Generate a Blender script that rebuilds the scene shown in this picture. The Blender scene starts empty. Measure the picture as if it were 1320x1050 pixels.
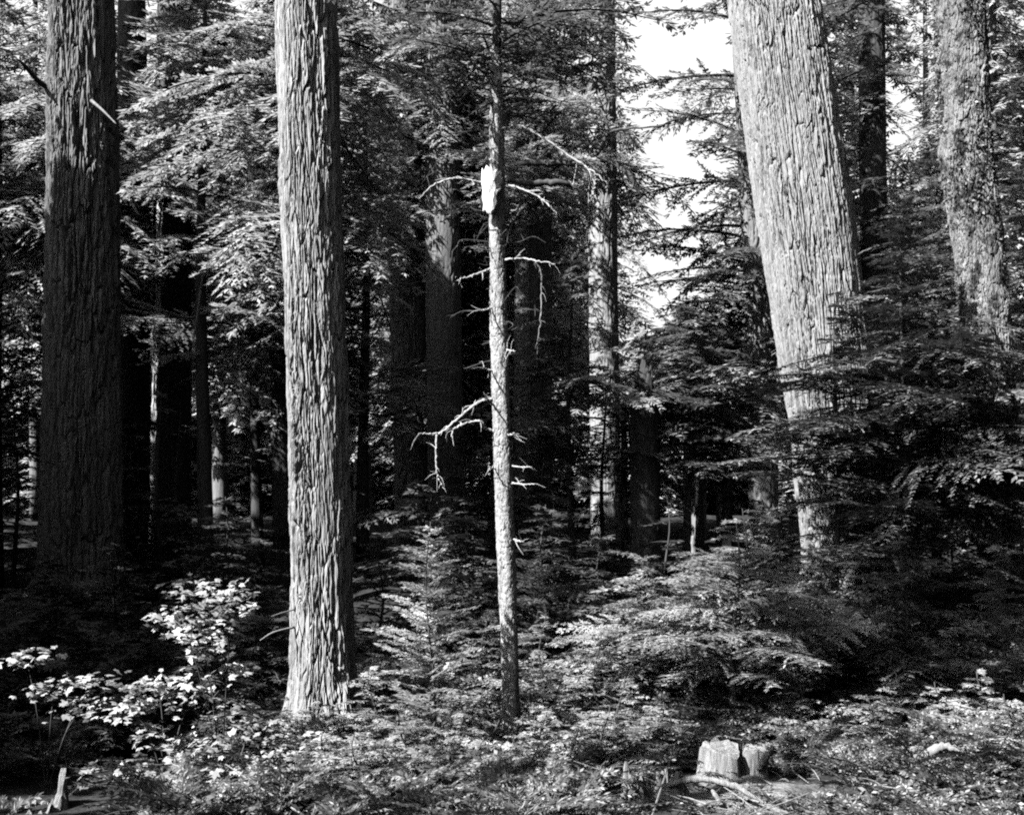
import bpy, math, random
import numpy as np
from mathutils import Vector

SEED = 11
rng = np.random.default_rng(SEED)
random.seed(SEED)
scene = bpy.context.scene
COL = scene.collection
PI = math.pi

# ------------------------------------------------------------------ camera numbers
F, CX, HY, CAM_H = 1450.0, 660.0, 650.0, 2.2      # focal length in photo pixels, centre, horizon, eye height


def P(px, py, Y):
    return np.array([(px - CX) / F * Y, Y, CAM_H - (py - HY) / F * Y])


def proj(p):
    p = np.atleast_2d(p)
    y = np.maximum(p[:, 1], 0.1)
    return CX + p[:, 0] / y * F, HY - (p[:, 2] - CAM_H) / y * F


# ------------------------------------------------------------------ noise
_T = rng.random((512, 512))


def vnoise(x, y, wrap=512):
    x = np.asarray(x, float); y = np.asarray(y, float)
    xi = np.floor(x).astype(int); yi = np.floor(y).astype(int)
    fx = x - xi; fy = y - yi
    fx = fx * fx * (3 - 2 * fx); fy = fy * fy * (3 - 2 * fy)
    a = xi % wrap; b = (xi + 1) % wrap; c = yi % 512; d = (yi + 1) % 512
    return (_T[a, c] * (1 - fx) + _T[b, c] * fx) * (1 - fy) + (_T[a, d] * (1 - fx) + _T[b, d] * fx) * fy - 0.5


def fbm(x, y, o=4):
    r = 0; s = 1.0
    for k in range(o):
        r = r + vnoise(x * 2 ** k + 17 * k, y * 2 ** k + 31 * k) * s
        s *= 0.5
    return r


def smooth(a, b, x):
    t = np.clip((x - a) / (b - a), 0, 1)
    return t * t * (3 - 2 * t)


def ground_z(x, y):
    x = np.asarray(x, float); y = np.asarray(y, float)
    z = 0.075 * np.clip(y - 10, 0, 18) + 0.02 * np.clip(y - 28, 0, 100)
    z = z + 0.22 * fbm(x * 0.45 + 9, y * 0.45 + 4, 3) + 0.07 * fbm(x * 2.1, y * 2.1, 3)
    z = z + 0.25 * np.exp(-(((x - 3.9) / 1.2) ** 2 + ((y - 9.4) / 0.7) ** 2))
    z = z - 0.16 * np.exp(-(((x + 1.9) / 1.6) ** 2 + ((y - 9.6) / 1.9) ** 2)) - 0.10 * np.exp(-(((x - 0.0) / 0.9) ** 2 + ((y - 9.9) / 1.0) ** 2))
    k = np.exp(-(((x - 1.75) / 0.75) ** 2 + ((y - 9.0) / 0.75) ** 2) ** 2)
    z = z * (1 - k) + k * (-0.05 + 0.05 * fbm(x * 4, y * 4, 3))
    return z


# ------------------------------------------------------------------ materials (black and white, like the photograph)
def g(v):
    return (v, v, v, 1)


def new_mat(name):
    m = bpy.data.materials.new(name); m.use_nodes = True
    nt = m.node_tree
    return m, nt, nt.nodes['Principled BSDF'], nt.nodes['Material Output']


def ramp(nt, stops):
    r = nt.nodes.new('ShaderNodeValToRGB')
    e = r.color_ramp.elements
    while len(e) < len(stops):
        e.new(0.5)
    for k, (p, v) in enumerate(stops):
        e[k].position = p; e[k].color = g(v)
    return r


def bark_mat(name, lo, hi, sx=14, sz=1.6, bump=0.5, spots=None):
    m, nt, b, out = new_mat(name)
    L = nt.links.new
    tc = nt.nodes.new('ShaderNodeTexCoord')
    mp = nt.nodes.new('ShaderNodeMapping'); mp.inputs['Scale'].default_value = (sx, sx, sz)
    L(tc.outputs['Object'], mp.inputs['Vector'])
    n = nt.nodes.new('ShaderNodeTexNoise'); n.inputs['Scale'].default_value = 1.0; n.inputs['Detail'].default_value = 8; n.inputs['Roughness'].default_value = 0.65
    L(mp.outputs[0], n.inputs['Vector'])
    r = ramp(nt, [(0.3, lo), (0.68, hi)])
    L(n.outputs[0], r.inputs[0])
    col = r.outputs[0]
    if spots:
        n2 = nt.nodes.new('ShaderNodeTexNoise'); n2.inputs['Scale'].default_value = spots[0]; n2.inputs['Detail'].default_value = 6; n2.inputs['Roughness'].default_value = 0.78
        mp2 = nt.nodes.new('ShaderNodeMapping'); mp2.inputs['Scale'].default_value = (1, 1, spots[4] if len(spots) > 4 else 0.6)
        L(tc.outputs['Object'], mp2.inputs['Vector']); L(mp2.outputs[0], n2.inputs['Vector'])
        r2 = ramp(nt, [(spots[1], 0.0), (spots[2], 1.0)])
        L(n2.outputs[0], r2.inputs[0])
        mx = nt.nodes.new('ShaderNodeMixRGB'); mx.inputs[2].default_value = g(spots[3])
        L(r2.outputs[0], mx.inputs[0]); L(col, mx.inputs[1]); col = mx.outputs[0]
    L(col, b.inputs['Base Color'])
    b.inputs['Roughness'].default_value = 0.9; b.inputs['Specular IOR Level'].default_value = 0.2
    n3 = nt.nodes.new('ShaderNodeTexNoise'); n3.inputs['Scale'].default_value = 2.3; n3.inputs['Detail'].default_value = 10; n3.inputs['Roughness'].default_value = 0.75
    L(mp.outputs[0], n3.inputs['Vector'])
    bp = nt.nodes.new('ShaderNodeBump'); bp.inputs['Strength'].default_value = bump; bp.inputs['Distance'].default_value = 0.03
    L(n3.outputs[0], bp.inputs['Height']); L(bp.outputs[0], b.inputs['Normal'])
    return m


def leaf_mat(name, lo, hi, trans=0.12, rough=0.5, spec=0.4, mid=None):
    m, nt, b, out = new_mat(name)
    L = nt.links.new
    ge = nt.nodes.new('ShaderNodeNewGeometry')
    r = ramp(nt, [(0.0, lo), (1.0, hi)] if mid is None else [(0.0, lo), (0.7, mid), (1.0, hi)])
    L(ge.outputs['Random Per Island'], r.inputs[0])
    tc = nt.nodes.new('ShaderNodeTexCoord')
    n = nt.nodes.new('ShaderNodeTexNoise'); n.inputs['Scale'].default_value = 1.7; n.inputs['Detail'].default_value = 3
    L(tc.outputs['Object'], n.inputs['Vector'])
    mr = nt.nodes.new('ShaderNodeMapRange'); mr.inputs[1].default_value = 0.3; mr.inputs[2].default_value = 0.7; mr.inputs[3].default_value = 0.6; mr.inputs[4].default_value = 1.35
    L(n.outputs[0], mr.inputs[0])
    mx = nt.nodes.new('ShaderNodeVectorMath'); mx.operation = 'SCALE'
    L(r.outputs[0], mx.inputs[0]); L(mr.outputs[0], mx.inputs['Scale'])
    L(mx.outputs[0], b.inputs['Base Color'])
    b.inputs['Roughness'].default_value = rough; b.inputs['Specular IOR Level'].default_value = spec
    t = nt.nodes.new('ShaderNodeBsdfTranslucent'); L(mx.outputs[0], t.inputs['Color'])
    mix = nt.nodes.new('ShaderNodeMixShader'); mix.inputs[0].default_value = trans
    L(b.outputs[0], mix.inputs[1]); L(t.outputs[0], mix.inputs[2]); L(mix.outputs[0], out.inputs['Surface'])
    return m


M = {}
M['bark_pale'] = bark_mat('pale_fir_bark', 0.15, 0.33, 16, 1.0, 0.5)
M['bark_mid'] = bark_mat('grey_fir_bark', 0.08, 0.20, 13, 1.3, 0.6)
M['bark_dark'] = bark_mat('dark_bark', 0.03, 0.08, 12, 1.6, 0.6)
M['bark_big'] = bark_mat('big_fir_bark', 0.15, 0.28, 10, 1.4, 0.6)
M['bark_lichen'] = bark_mat('lichen_bark', 0.09, 0.27, 9, 4, 1.0, spots=(6.5, 0.48, 0.57, 0.02, 0.7))
M['lichen'] = leaf_mat('moss_and_lichen', 0.02, 0.22, 0.1, mid=0.08)
M['bark_pole'] = bark_mat('pole_bark', 0.16, 0.40, 22, 9, 0.6, spots=(22, 0.53, 0.62, 0.07, 0.6))
M['deadwood'] = bark_mat('bleached_wood', 0.24, 0.42, 40, 3, 0.4)
M['deadwood_dim'] = bark_mat('weathered_wood', 0.10, 0.26, 40, 3, 0.4)
M['peeled'] = bark_mat('bare_white_wood', 0.34, 0.70, 34, 4, 0.5)
M['twig'] = bark_mat('twig_bark', 0.03, 0.09, 30, 8, 0.2)
M['stump'] = bark_mat('stump_wood', 0.08, 0.34, 30, 2.2, 0.9)
M['needles'] = leaf_mat('hemlock_needles', 0.09, 0.30, 0.28)
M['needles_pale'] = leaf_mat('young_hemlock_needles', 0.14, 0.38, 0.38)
M['needles_bright'] = leaf_mat('bright_hemlock_needles', 0.20, 0.52, 0.45)  # lighter and more translucent than the plain hemlock needles
M['needles_shade'] = leaf_mat('painted_shade_needles', 0.03, 0.10, 0.08)  # darker needle copy; undergrowth shade is painted into this colour
M['needles_dark'] = leaf_mat('shade_toned_hemlock_needles', 0.05, 0.22, 0.10, mid=0.10)  # darkened copy for the right-hand hemlocks, shade put into the colour
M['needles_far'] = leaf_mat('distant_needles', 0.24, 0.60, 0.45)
M['broadleaf'] = leaf_mat('maple_leaves', 0.26, 0.50, 0.3, 0.5)
M['cover'] = leaf_mat('low_plants', 0.02, 0.26, 0.12, mid=0.07)


def soil_mat():
    m, nt, b, out = new_mat('forest_soil')
    L = nt.links.new
    tc = nt.nodes.new('ShaderNodeTexCoord')
    n = nt.nodes.new('ShaderNodeTexNoise'); n.inputs['Scale'].default_value = 5; n.inputs['Detail'].default_value = 10; n.inputs['Roughness'].default_value = 0.7
    L(tc.outputs['Object'], n.inputs['Vector'])
    r = ramp(nt, [(0.35, 0.012), (0.7, 0.05)]); L(n.outputs[0], r.inputs[0])
    # bare pale earth thrown up round the stump
    sub = nt.nodes.new('ShaderNodeVectorMath'); sub.operation = 'SUBTRACT'; sub.inputs[1].default_value = (1.85, 8.7, 0.1)
    L(tc.outputs['Object'], sub.inputs[0])
    ln = nt.nodes.new('ShaderNodeVectorMath'); ln.operation = 'LENGTH'; L(sub.outputs[0], ln.inputs[0])
    n2 = nt.nodes.new('ShaderNodeTexNoise'); n2.inputs['Scale'].default_value = 3; n2.inputs['Detail'].default_value = 6
    L(tc.outputs['Object'], n2.inputs['Vector'])
    ad = nt.nodes.new('ShaderNodeMath'); ad.operation = 'ADD'; L(ln.outputs['Value'], ad.inputs[0]); L(n2.outputs[0], ad.inputs[1])
    r2 = ramp(nt, [(0.6, 1.0), (0.98, 0.0)])
    dv = nt.nodes.new('ShaderNodeMath'); dv.operation = 'DIVIDE'; dv.inputs[1].default_value = 1.45; L(ad.outputs[0], dv.inputs[0]); L(dv.outputs[0], r2.inputs[0])
    r3 = ramp(nt, [(0.3, 0.06), (0.65, 0.26)]); L(n.outputs[0], r3.inputs[0])
    mx = nt.nodes.new('ShaderNodeMixRGB'); L(r2.outputs[0], mx.inputs[0]); L(r.outputs[0], mx.inputs[1]); L(r3.outputs[0], mx.inputs[2])
    L(mx.outputs[0], b.inputs['Base Color']); b.inputs['Roughness'].default_value = 1.0; b.inputs['Specular IOR Level'].default_value = 0.1
    bp = nt.nodes.new('ShaderNodeBump'); bp.inputs['Strength'].default_value = 0.9; bp.inputs['Distance'].default_value = 0.05
    n4 = nt.nodes.new('ShaderNodeTexNoise'); n4.inputs['Scale'].default_value = 22; n4.inputs['Detail'].default_value = 8
    L(tc.outputs['Object'], n4.inputs['Vector']); L(n4.outputs[0], bp.inputs['Height']); L(bp.outputs[0], b.inputs['Normal'])
    return m


M['soil'] = soil_mat()


# ------------------------------------------------------------------ mesh building
def mesh_quads(name, V, mats, idx=None, parent=None, smooth_shade=False):
    """V: (n,4,3) loose quads."""
    n = len(V)
    me = bpy.data.meshes.new(name)
    me.vertices.add(n * 4); me.vertices.foreach_set('co', np.ascontiguousarray(V, dtype=np.float32).ravel())
    me.loops.add(n * 4); me.loops.foreach_set('vertex_index', np.arange(n * 4, dtype=np.int32))
    me.polygons.add(n); me.polygons.foreach_set('loop_start', np.arange(0, n * 4, 4, dtype=np.int32))
    if idx is not None:
        me.polygons.foreach_set('material_index', np.ascontiguousarray(idx, dtype=np.int32))
    for m in mats:
        me.materials.append(m)
    me.update(calc_edges=True)
    o = bpy.data.objects.new(name, me); COL.objects.link(o)
    if parent is not None:
        o.parent = parent
        o.matrix_parent_inverse = parent.matrix_world.inverted()
    return o


def mesh_grid(name, G, mat, parent=None, closed=True, cap=False, facesmooth=True):
    """G: (rows, cols, 3) grid; cols wrap when closed."""
    r, c = G.shape[:2]
    ids = np.arange(r * c).reshape(r, c)
    if closed:
        a = ids[:-1, :]; b = np.roll(ids, -1, axis=1)[:-1, :]; d = np.roll(ids, -1, axis=1)[1:, :]; e = ids[1:, :]
    else:
        a = ids[:-1, :-1]; b = ids[:-1, 1:]; d = ids[1:, 1:]; e = ids[1:, :-1]
    Fq = np.stack([a, b, d, e], -1).reshape(-1, 4)
    me = bpy.data.meshes.new(name)
    co = G.reshape(-1, 3)
    nq = len(Fq)
    extra = []
    if cap:
        extra = [list(ids[-1]), list(ids[0][::-1])]
    tot = nq * 4 + sum(len(x) for x in extra)
    me.vertices.add(len(co)); me.vertices.foreach_set('co', np.ascontiguousarray(co, dtype=np.float32).ravel())
    li = np.concatenate([Fq.ravel()] + [np.array(x) for x in extra]).astype(np.int32)
    me.loops.add(tot); me.loops.foreach_set('vertex_index', li)
    ls = list(range(0, nq * 4, 4)); k = nq * 4
    for x in extra:
        ls.append(k); k += len(x)
    me.polygons.add(len(ls)); me.polygons.foreach_set('loop_start', np.array(ls, dtype=np.int32))
    sm = np.ones(len(ls), dtype=bool) if facesmooth else np.zeros(len(ls), dtype=bool)
    if extra:
        sm[nq:] = False
    me.polygons.foreach_set('use_smooth', sm)
    me.materials.append(mat)
    me.update(calc_edges=True); me.validate()
    o = bpy.data.objects.new(name, me); COL.objects.link(o)
    if parent is not None:
        o.parent = parent
        o.matrix_parent_inverse = parent.matrix_world.inverted()
    return o


LABELS = {}


def thing(name, label, cat, loc=(0, 0, 0), group=None):
    o = bpy.data.objects.new(name, None); COL.objects.link(o)
    o.location = loc; o.empty_display_size = 0.2
    o['label'] = label; o['category'] = cat
    if group: o['group'] = group
    bpy.context.view_layer.update()
    return o


def tag(o, label, cat, group=None, kind=None):
    if label: o['label'] = label
    if cat: o['category'] = cat
    if group: o['group'] = group
    if kind: o['kind'] = kind
    return o


def unit(v):
    return v / np.maximum(np.linalg.norm(v, axis=-1, keepdims=True), 1e-9)


def catmull(pts, n):
    pts = np.asarray(pts, float)
    if len(pts) == 2:
        t = np.linspace(0, 1, n)[:, None]
        return pts[0] * (1 - t) + pts[1] * t
    p = np.vstack([2 * pts[0] - pts[1], pts, 2 * pts[-1] - pts[-2]])
    out = []
    m = len(pts) - 1
    for u in np.linspace(0, m - 1e-6, n):
        i = int(u); t = u - i
        a, b, c, d = p[i], p[i + 1], p[i + 2], p[i + 3]
        out.append(0.5 * ((2 * b) + (-a + c) * t + (2 * a - 5 * b + 4 * c - d) * t * t + (-a + 3 * b - 3 * c + d) * t ** 3))
    return np.array(out)


def tube_grid(pts, rad, sides=8, n=None, wob=0.0):
    """grid of a tapering tube along a smoothed polyline; rad = list of radii at the points."""
    pts = np.asarray(pts, float); rad = np.asarray(rad, float)
    n = n or max(4, len(pts) * 4)
    c = catmull(pts, n)
    rr = np.interp(np.linspace(0, 1, n), np.linspace(0, 1, len(rad)), rad)
    if wob:
        c = c + rng.normal(0, wob, c.shape) * np.linspace(0.2, 1, n)[:, None]
        rr = rr * (1 + 0.25 * rng.normal(0, 1, n) * 0.6)
    T = unit(np.gradient(c, axis=0))
    up = np.array([0.13, 0.2, 0.97])
    A = unit(np.cross(T, up)); B = np.cross(T, A)
    th = np.linspace(0, 2 * PI, sides, endpoint=False)
    return c[:, None, :] + rr[:, None, None] * (np.cos(th)[None, :, None] * A[:, None, :] + np.sin(th)[None, :, None] * B[:, None, :])


def grid_quads(G):
    a = G[:-1]; b = np.roll(G, -1, axis=1)[:-1]; d = np.roll(G, -1, axis=1)[1:]; e = G[1:]
    return np.stack([a, b, d, e], 2).reshape(-1, 4, 3)


# ------------------------------------------------------------------ bark relief
def worley(a, b, ncol, seed):
    r = np.random.default_rng(seed)
    J = r.random((ncol, 257, 3))
    ai = np.floor(a).astype(int); bi = np.floor(b).astype(int)
    f1 = np.full(a.shape, 9.0); f2 = np.full(a.shape, 9.0); idr = np.zeros(a.shape)
    for da in (-1, 0, 1):
        for db in (-1, 0, 1):
            ca = ai + da; cb = bi + db
            j = J[ca % ncol, cb % 257]
            px = ca + 0.08 + 0.84 * j[..., 0]; py = cb + 0.08 + 0.84 * j[..., 1]
            d = np.hypot((a - px), (b - py))
            new = d < f1
            f2 = np.where(new, f1, np.minimum(f2, d))
            idr = np.where(new, j[..., 2], idr)
            f1 = np.where(new, d, f1)
    return f1, f2, idr


def trunk(name, path, zs, radii, mat, parent, N=120, cell=(0.09, 0.5), depth=0.03, dz=0.03, seed=1, flare=0.3, fine=0.25, jag=0.0, gz=None, finez=None, lumps=0.0):
    """path: (k,3) centre points bottom to top, radii (k). Returns the trunk mesh object."""
    path = np.asarray(path, float)
    z0, z1 = path[0, 2], path[-1, 2]
    zt = finez if finez is not None else z1
    z = np.concatenate([np.arange(z0, min(zt, z1), dz), np.arange(min(zt, z1), z1, max(dz, 0.08)) if zt < z1 else np.array([]), [z1]])
    cx = np.interp(z, path[:, 2], path[:, 0]); cy = np.interp(z, path[:, 2], path[:, 1]); rr = np.interp(z, path[:, 2], radii)
    if flare:
        rr = rr * (1 + flare * np.exp(-np.clip(z - z0 - 0.25, 0, None) / 0.35))
    R0 = float(np.mean(radii))
    th = np.linspace(0, 2 * PI, N, endpoint=False)
    TH, Z = np.meshgrid(th, z)
    ncol = max(6, int(round(2 * PI * R0 / cell[0])))
    U = TH / (2 * PI)
    warp = 0.55 * vnoise(U * 16 + 3, Z * 1.6 + seed, 16) + 0.30 * vnoise(U * 40, Z * 5 + seed, 40) + 0.16 * vnoise(U * 90, Z * 14 + seed, 90) + 0.9 * vnoise(U * 8, Z * 0.5 + seed * 3, 8)
    a = U * ncol + warp
    b = Z / cell[1] + 0.5 * vnoise(U * 24, Z * 2.0 + 7, 24) + 0.25 * vnoise(U * 64, Z * 5.0 + 7, 64)
    f1, f2, idr = worley(a % ncol, b + 64, ncol, seed)
    e = f2 - f1
    shut = 0.25 + 1.6 * np.clip(0.5 + 1.2 * vnoise(U * 20, Z * 1.7 + seed * 2, 20), 0, 1)
    plate = np.clip(e / (0.15 * shut), 0, 1) ** 0.7

    def cracks(fx, fz, w, sd):
        nx = max(4, int(ncol * fx))
        n1 = vnoise(U * nx + 0.6 * warp * fx, b * fz + sd, nx) + 0.45 * vnoise(U * nx * 2 + warp * fx, b * fz * 2.3 + sd * 2, nx * 2)
        return 1 - np.clip(np.abs(n1) / w, 0, 1)
    c1 = cracks(1.0, 0.8, 0.07, seed + 11) ; c2 = cracks(2.0, 1.6, 0.10, seed + 23)
    nx3 = max(4, ncol * 2)
    flake = np.floor(5 * (0.5 + vnoise(U * nx3 + warp, b * 1.9 + seed * 7, nx3))) / 5 - 0.5
    d = depth * (0.85 * (plate - 1) - 0.55 * c1 - fine * 1.2 * c2 + 0.40 * (idr - 0.5) * plate + fine * 1.5 * flake)
    nx4 = max(8, ncol * 6)
    d = d + depth * 0.30 * vnoise(U * nx4, Z / cell[1] * 6, nx4) + depth * 0.20 * vnoise(U * nx4, Z / cell[0] * 1.3 + 9, nx4)
    d = d * (0.95 + 0.9 * vnoise(U * 6 + 2, Z * 0.35 + seed, 6) + 0.5 * vnoise(U * 10 + 2, Z * 1.1 + seed, 10))
    if lumps:
        d = d + lumps * (vnoise(TH / (2 * PI) * 8, Z * 1.1 + seed * 5, 8) + 0.6 * vnoise(TH / (2 * PI) * 16, Z * 3.1 + seed, 16))
    if flare:
        d = d + R0 * 0.22 * np.cos(TH * 5 + seed) * np.exp(-np.clip(Z - z0 - 0.2, 0, None) / 0.4)
    Rm = rr[:, None] + d
    G = np.stack([cx[:, None] + Rm * np.cos(TH), cy[:, None] + Rm * np.sin(TH), Z], -1)
    if jag:
        top = z1 - jag * (0.5 + 1.2 * np.abs(vnoise(th / (2 * PI) * 14, 0 * th + seed, 14)) * 2 + 0.4 * np.sin(th * 2 + seed))
        G[..., 2] = np.minimum(G[..., 2], top[None, :])
    return mesh_grid(name, G, mat, parent, cap=True, facesmooth=(N < 200))


# ------------------------------------------------------------------ foliage sprays
def kites(B, D, Nn, l, w):
    S = unit(np.cross(D, Nn))
    l = l[:, None]; w = w[:, None]
    m = B + D * l * 0.45
    return np.stack([B, m + S * w * 0.5, B + D * l, m - S * w * 0.5], 1)


def make_spray(L, tw, width=0.32, rise=0.12, droop=0.30, dens=1.0, seed=0, ragged=0.35):
    """flat drooping hemlock bough along +X; tw = length of one leafy twiglet."""
    r = np.random.default_rng(seed)
    Q = []
    nt = max(5, int(L / (tw * 0.95) * dens))
    wob = r.normal(0, 0.04 * L, 3)

    def axis(t):
        t = np.asarray(t)
        return np.stack([L * t, wob[0] * np.sin(t * 3) + wob[1] * t * t, L * (rise * t - droop * t * t)], -1)
    for i in range(nt):
        for side in (-1, 1):
            t = np.clip(0.10 + 0.9 * (i + 0.5 * r.random()) / nt, 0, 1)
            if r.random() < ragged * 0.35:
                continue
            prof = min(1, (t + 0.05) / 0.3) * (1 - t) ** 0.75 + 0.06
            l = width * L * 1.25 * prof * r.uniform(0.55, 1.25)
            if l < tw * 0.6:
                l = tw * 0.6
            ang = math.radians(62 - 22 * t + r.normal(0, 9))
            p0 = axis(t)
            tng = unit(axis(min(1, t + 0.02)) - axis(max(0, t - 0.02)))
            d = tng * math.cos(ang) + np.array([0, side, 0]) * math.sin(ang)
            d[2] += r.normal(0.0, 0.10)
            d = unit(d)
            m = max(2, int(l / (tw * 0.42)))
            s = (np.arange(m) + r.random(m) * 0.6) / m
            dr = r.uniform(0.05, 0.35)
            pts = p0 + d * (s * l)[:, None]
            pts[:, 2] -= dr * l * s * s
            nrm = unit(np.cross(d, np.array([0, 0, 1.0])))
            for sg in (-1, 1):
                aa = np.radians(46 + r.normal(0, 10, m))
                dd = d * np.cos(aa)[:, None] + sg * nrm * np.sin(aa)[:, None]
                dd[:, 2] -= 0.08 + r.normal(0, 0.08, m)
                dd = unit(dd)
                up = unit(np.stack([r.normal(0, 0.17, m), r.normal(0, 0.17, m), np.ones(m)], -1))
                ll = tw * r.uniform(0.6, 1.2, m) * (1 - 0.45 * s)
                Q.append(kites(pts, dd, up, ll, ll * r.uniform(0.30, 0.46, m)))
            dd = np.repeat(d[None], m, 0) + r.normal(0, 0.12, (m, 3)); dd = unit(dd)
            up = unit(np.stack([r.normal(0, 0.15, m), r.normal(0, 0.15, m), np.ones(m)], -1))
            Q.append(kites(pts, dd, up, np.full(m, tw * 0.9), np.full(m, tw * 0.25)))
    leaf = np.concatenate(Q)
    t = np.linspace(0, 0.93, 6)
    G = tube_grid(axis(t), 0.011 * L * (1 - t * 0.92) + 0.0015, 3, 6)
    wood = grid_quads(G)
    return leaf, wood


_cache = {}


def spray(L, tw, **k):
    """a bough of about length L taken from a small family of shapes, scaled to fit."""
    Lq = 2 ** (round(math.log2(max(L, 0.05)) * 2) / 2)
    v = int(rng.integers(0, 5))
    key = (round(Lq, 3), round(tw, 3), v, tuple(sorted(k.items())))
    if key not in _cache:
        _cache[key] = make_spray(Lq, tw, seed=abs(hash((round(Lq, 3), v, 7))) % 99991, **k)
    lf, wd = _cache[key]
    s = L / Lq
    return lf * s, wd * s


def rot(az, pitch, roll):
    ca, sa = math.cos(az), math.sin(az); cp, sp = math.cos(pitch), math.sin(pitch); cr, sr = math.cos(roll), math.sin(roll)
    Rz = np.array([[ca, -sa, 0], [sa, ca, 0], [0, 0, 1]]); Ry = np.array([[cp, 0, -sp], [0, 1, 0], [sp, 0, cp]]); Rx = np.array([[1, 0, 0], [0, cr, -sr], [0, sr, cr]])
    return Rz @ Ry @ Rx


# zones of the view that stay open in front of what is seen there (photo pixels, nearer than Y)
CLEAR = [
    ([(350, -60), (440, -60), (462, 900), (370, 900)], 11.6, 1.0),       # front trunk
    ([(618, 60), (650, 60), (674, 955), (640, 955)], 10.4, 1.0),         # slender pole
    ([(930, -60), (1072, -60), (1098, 290), (1075, 380), (1046, 465), (1003, 455), (955, 130)], 19.5, 0.97),
    ([(1012, 478), (1048, 482), (1052, 530), (1018, 525)], 19.5, 0.6),
    ([(1030, 650), (1070, 650), (1070, 705), (1034, 705)], 19.5, 0.9),
    ([(1200, -60), (1280, -60), (1300, 400), (1235, 400)], 15.5, 0.93),
    ([(58, -60), (155, -60), (155, 620), (58, 640)], 17, 0.93),
    ([(546, 110), (596, 110), (596, 470), (550, 470)], 25, 0.75),
    ([(495, 330), (550, 330), (550, 470), (500, 470)], 27, 0.7),
    ([(756, 230), (796, 230), (796, 470), (760, 470)], 26, 0.75),
    ([(812, 460), (850, 460), (855, 740), (812, 740)], 19.5, 0.7),
    ([(858, 640), (962, 640), (962, 705), (858, 705)], 24.5, 0.85),
    ([(198, 240), (248, 240), (248, 640), (196, 640)], 21, 0.85),
]
WEDGE = ([(800, -80), (940, -80), (955, 150), (950, 205), (848, 205), (832, 170), (806, 120)], 0.86)
WEDGE3 = ([(846, 210), (962, 210), (945, 330), (925, 385), (885, 350), (862, 270)], 0.6)
WEDGE2 = ([(1140, 105), (1180, 105), (1185, 235), (1142, 235)], 0.75)


def inside(poly, x, y):
    c = np.zeros(x.shape, bool)
    n = len(poly)
    for i in range(n):
        x1, y1 = poly[i]; x2, y2 = poly[(i + 1) % n]
        cond = ((y1 > y) != (y2 > y))
        with np.errstate(divide='ignore', invalid='ignore'):
            xi = (x2 - x1) * (y - y1) / (y2 - y1 + 1e-12) + x1
        c ^= cond & (x < xi)
    return c


def keep_bough(pts, wedge=True):
    px, py = proj(pts)
    Y = pts[:, 1]
    for poly, ymax, pr in CLEAR:
        if Y.min() < ymax and np.any(inside(poly, px, py) & (Y < ymax)) and rng.random() < pr:
            return False
    if wedge:
        for poly, pr in (WEDGE, WEDGE2, WEDGE3):
            if np.any(inside(poly, px, py)) and rng.random() < pr:
                return False
    return True


def crown_quads(base, z0, z1, Lmax, n, tw, shape='cone', pitch=0.15, droop=0.30, rise=0.12, width=0.32, lean=(0, 0), clear=True, dens=1.0, zmin_len=0.35, keep=None, az_bias=None, topr=0.06, trunc=None):
    """boughs up a stem that stands at base (x,y): list of leaf quads and wood quads."""
    LQ, WQ = [], []
    for i in range(n):
        t = (i + rng.random()) / n
        z = z0 + (z1 - z0) * t
        if shape == 'cone':
            pr = (1 - t) ** 0.8 * min(1, 0.55 + t * 2.5) + topr
        else:
            pr = min(1, 0.6 + t * 2) * min(1, (1 - t) * 2.0 + 0.1)
        L = Lmax * pr * rng.uniform(0.6, 1.15)
        if L < 0.08: continue
        az = (i * 2.39996 + rng.normal(0, 0.35)) if az_bias is None or rng.random() > 0.5 else rng.normal(az_bias, 0.6)
        R = rot(az, pitch + rng.normal(0, 0.12) + 0.35 * max(0, t - 0.6), rng.normal(0, 0.22))
        c = np.array([base[0] + lean[0] * (z - z0), base[1] + lean[1] * (z - z0), z])
        if clear or keep:
            loc = np.array([[0.25, 0, .02], [0.5, 0, 0], [0.75, 0, -.08], [1, 0, -.18], [0.5, width * .8, -.03], [0.5, -width * .8, -.03]]) * L
            pts = loc @ R.T + c
            if clear and not keep_bough(pts): continue
            if keep and not keep(pts): continue
        lf, wd = spray(L, tw, width=width, rise=rise, droop=droop, dens=dens)
        LQ.append(lf @ R.T + c); WQ.append(wd @ R.T + c)
    return LQ, WQ


def crown_obj(name, LQ, WQ, leaf, parent):
    if not LQ: return None
    a = np.concatenate(LQ); b = np.concatenate(WQ)
    idx = np.concatenate([np.zeros(len(a), int), np.ones(len(b), int)])
    return mesh_quads(name, np.concatenate([a, b]), [leaf, M['twig']], idx, parent)


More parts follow.
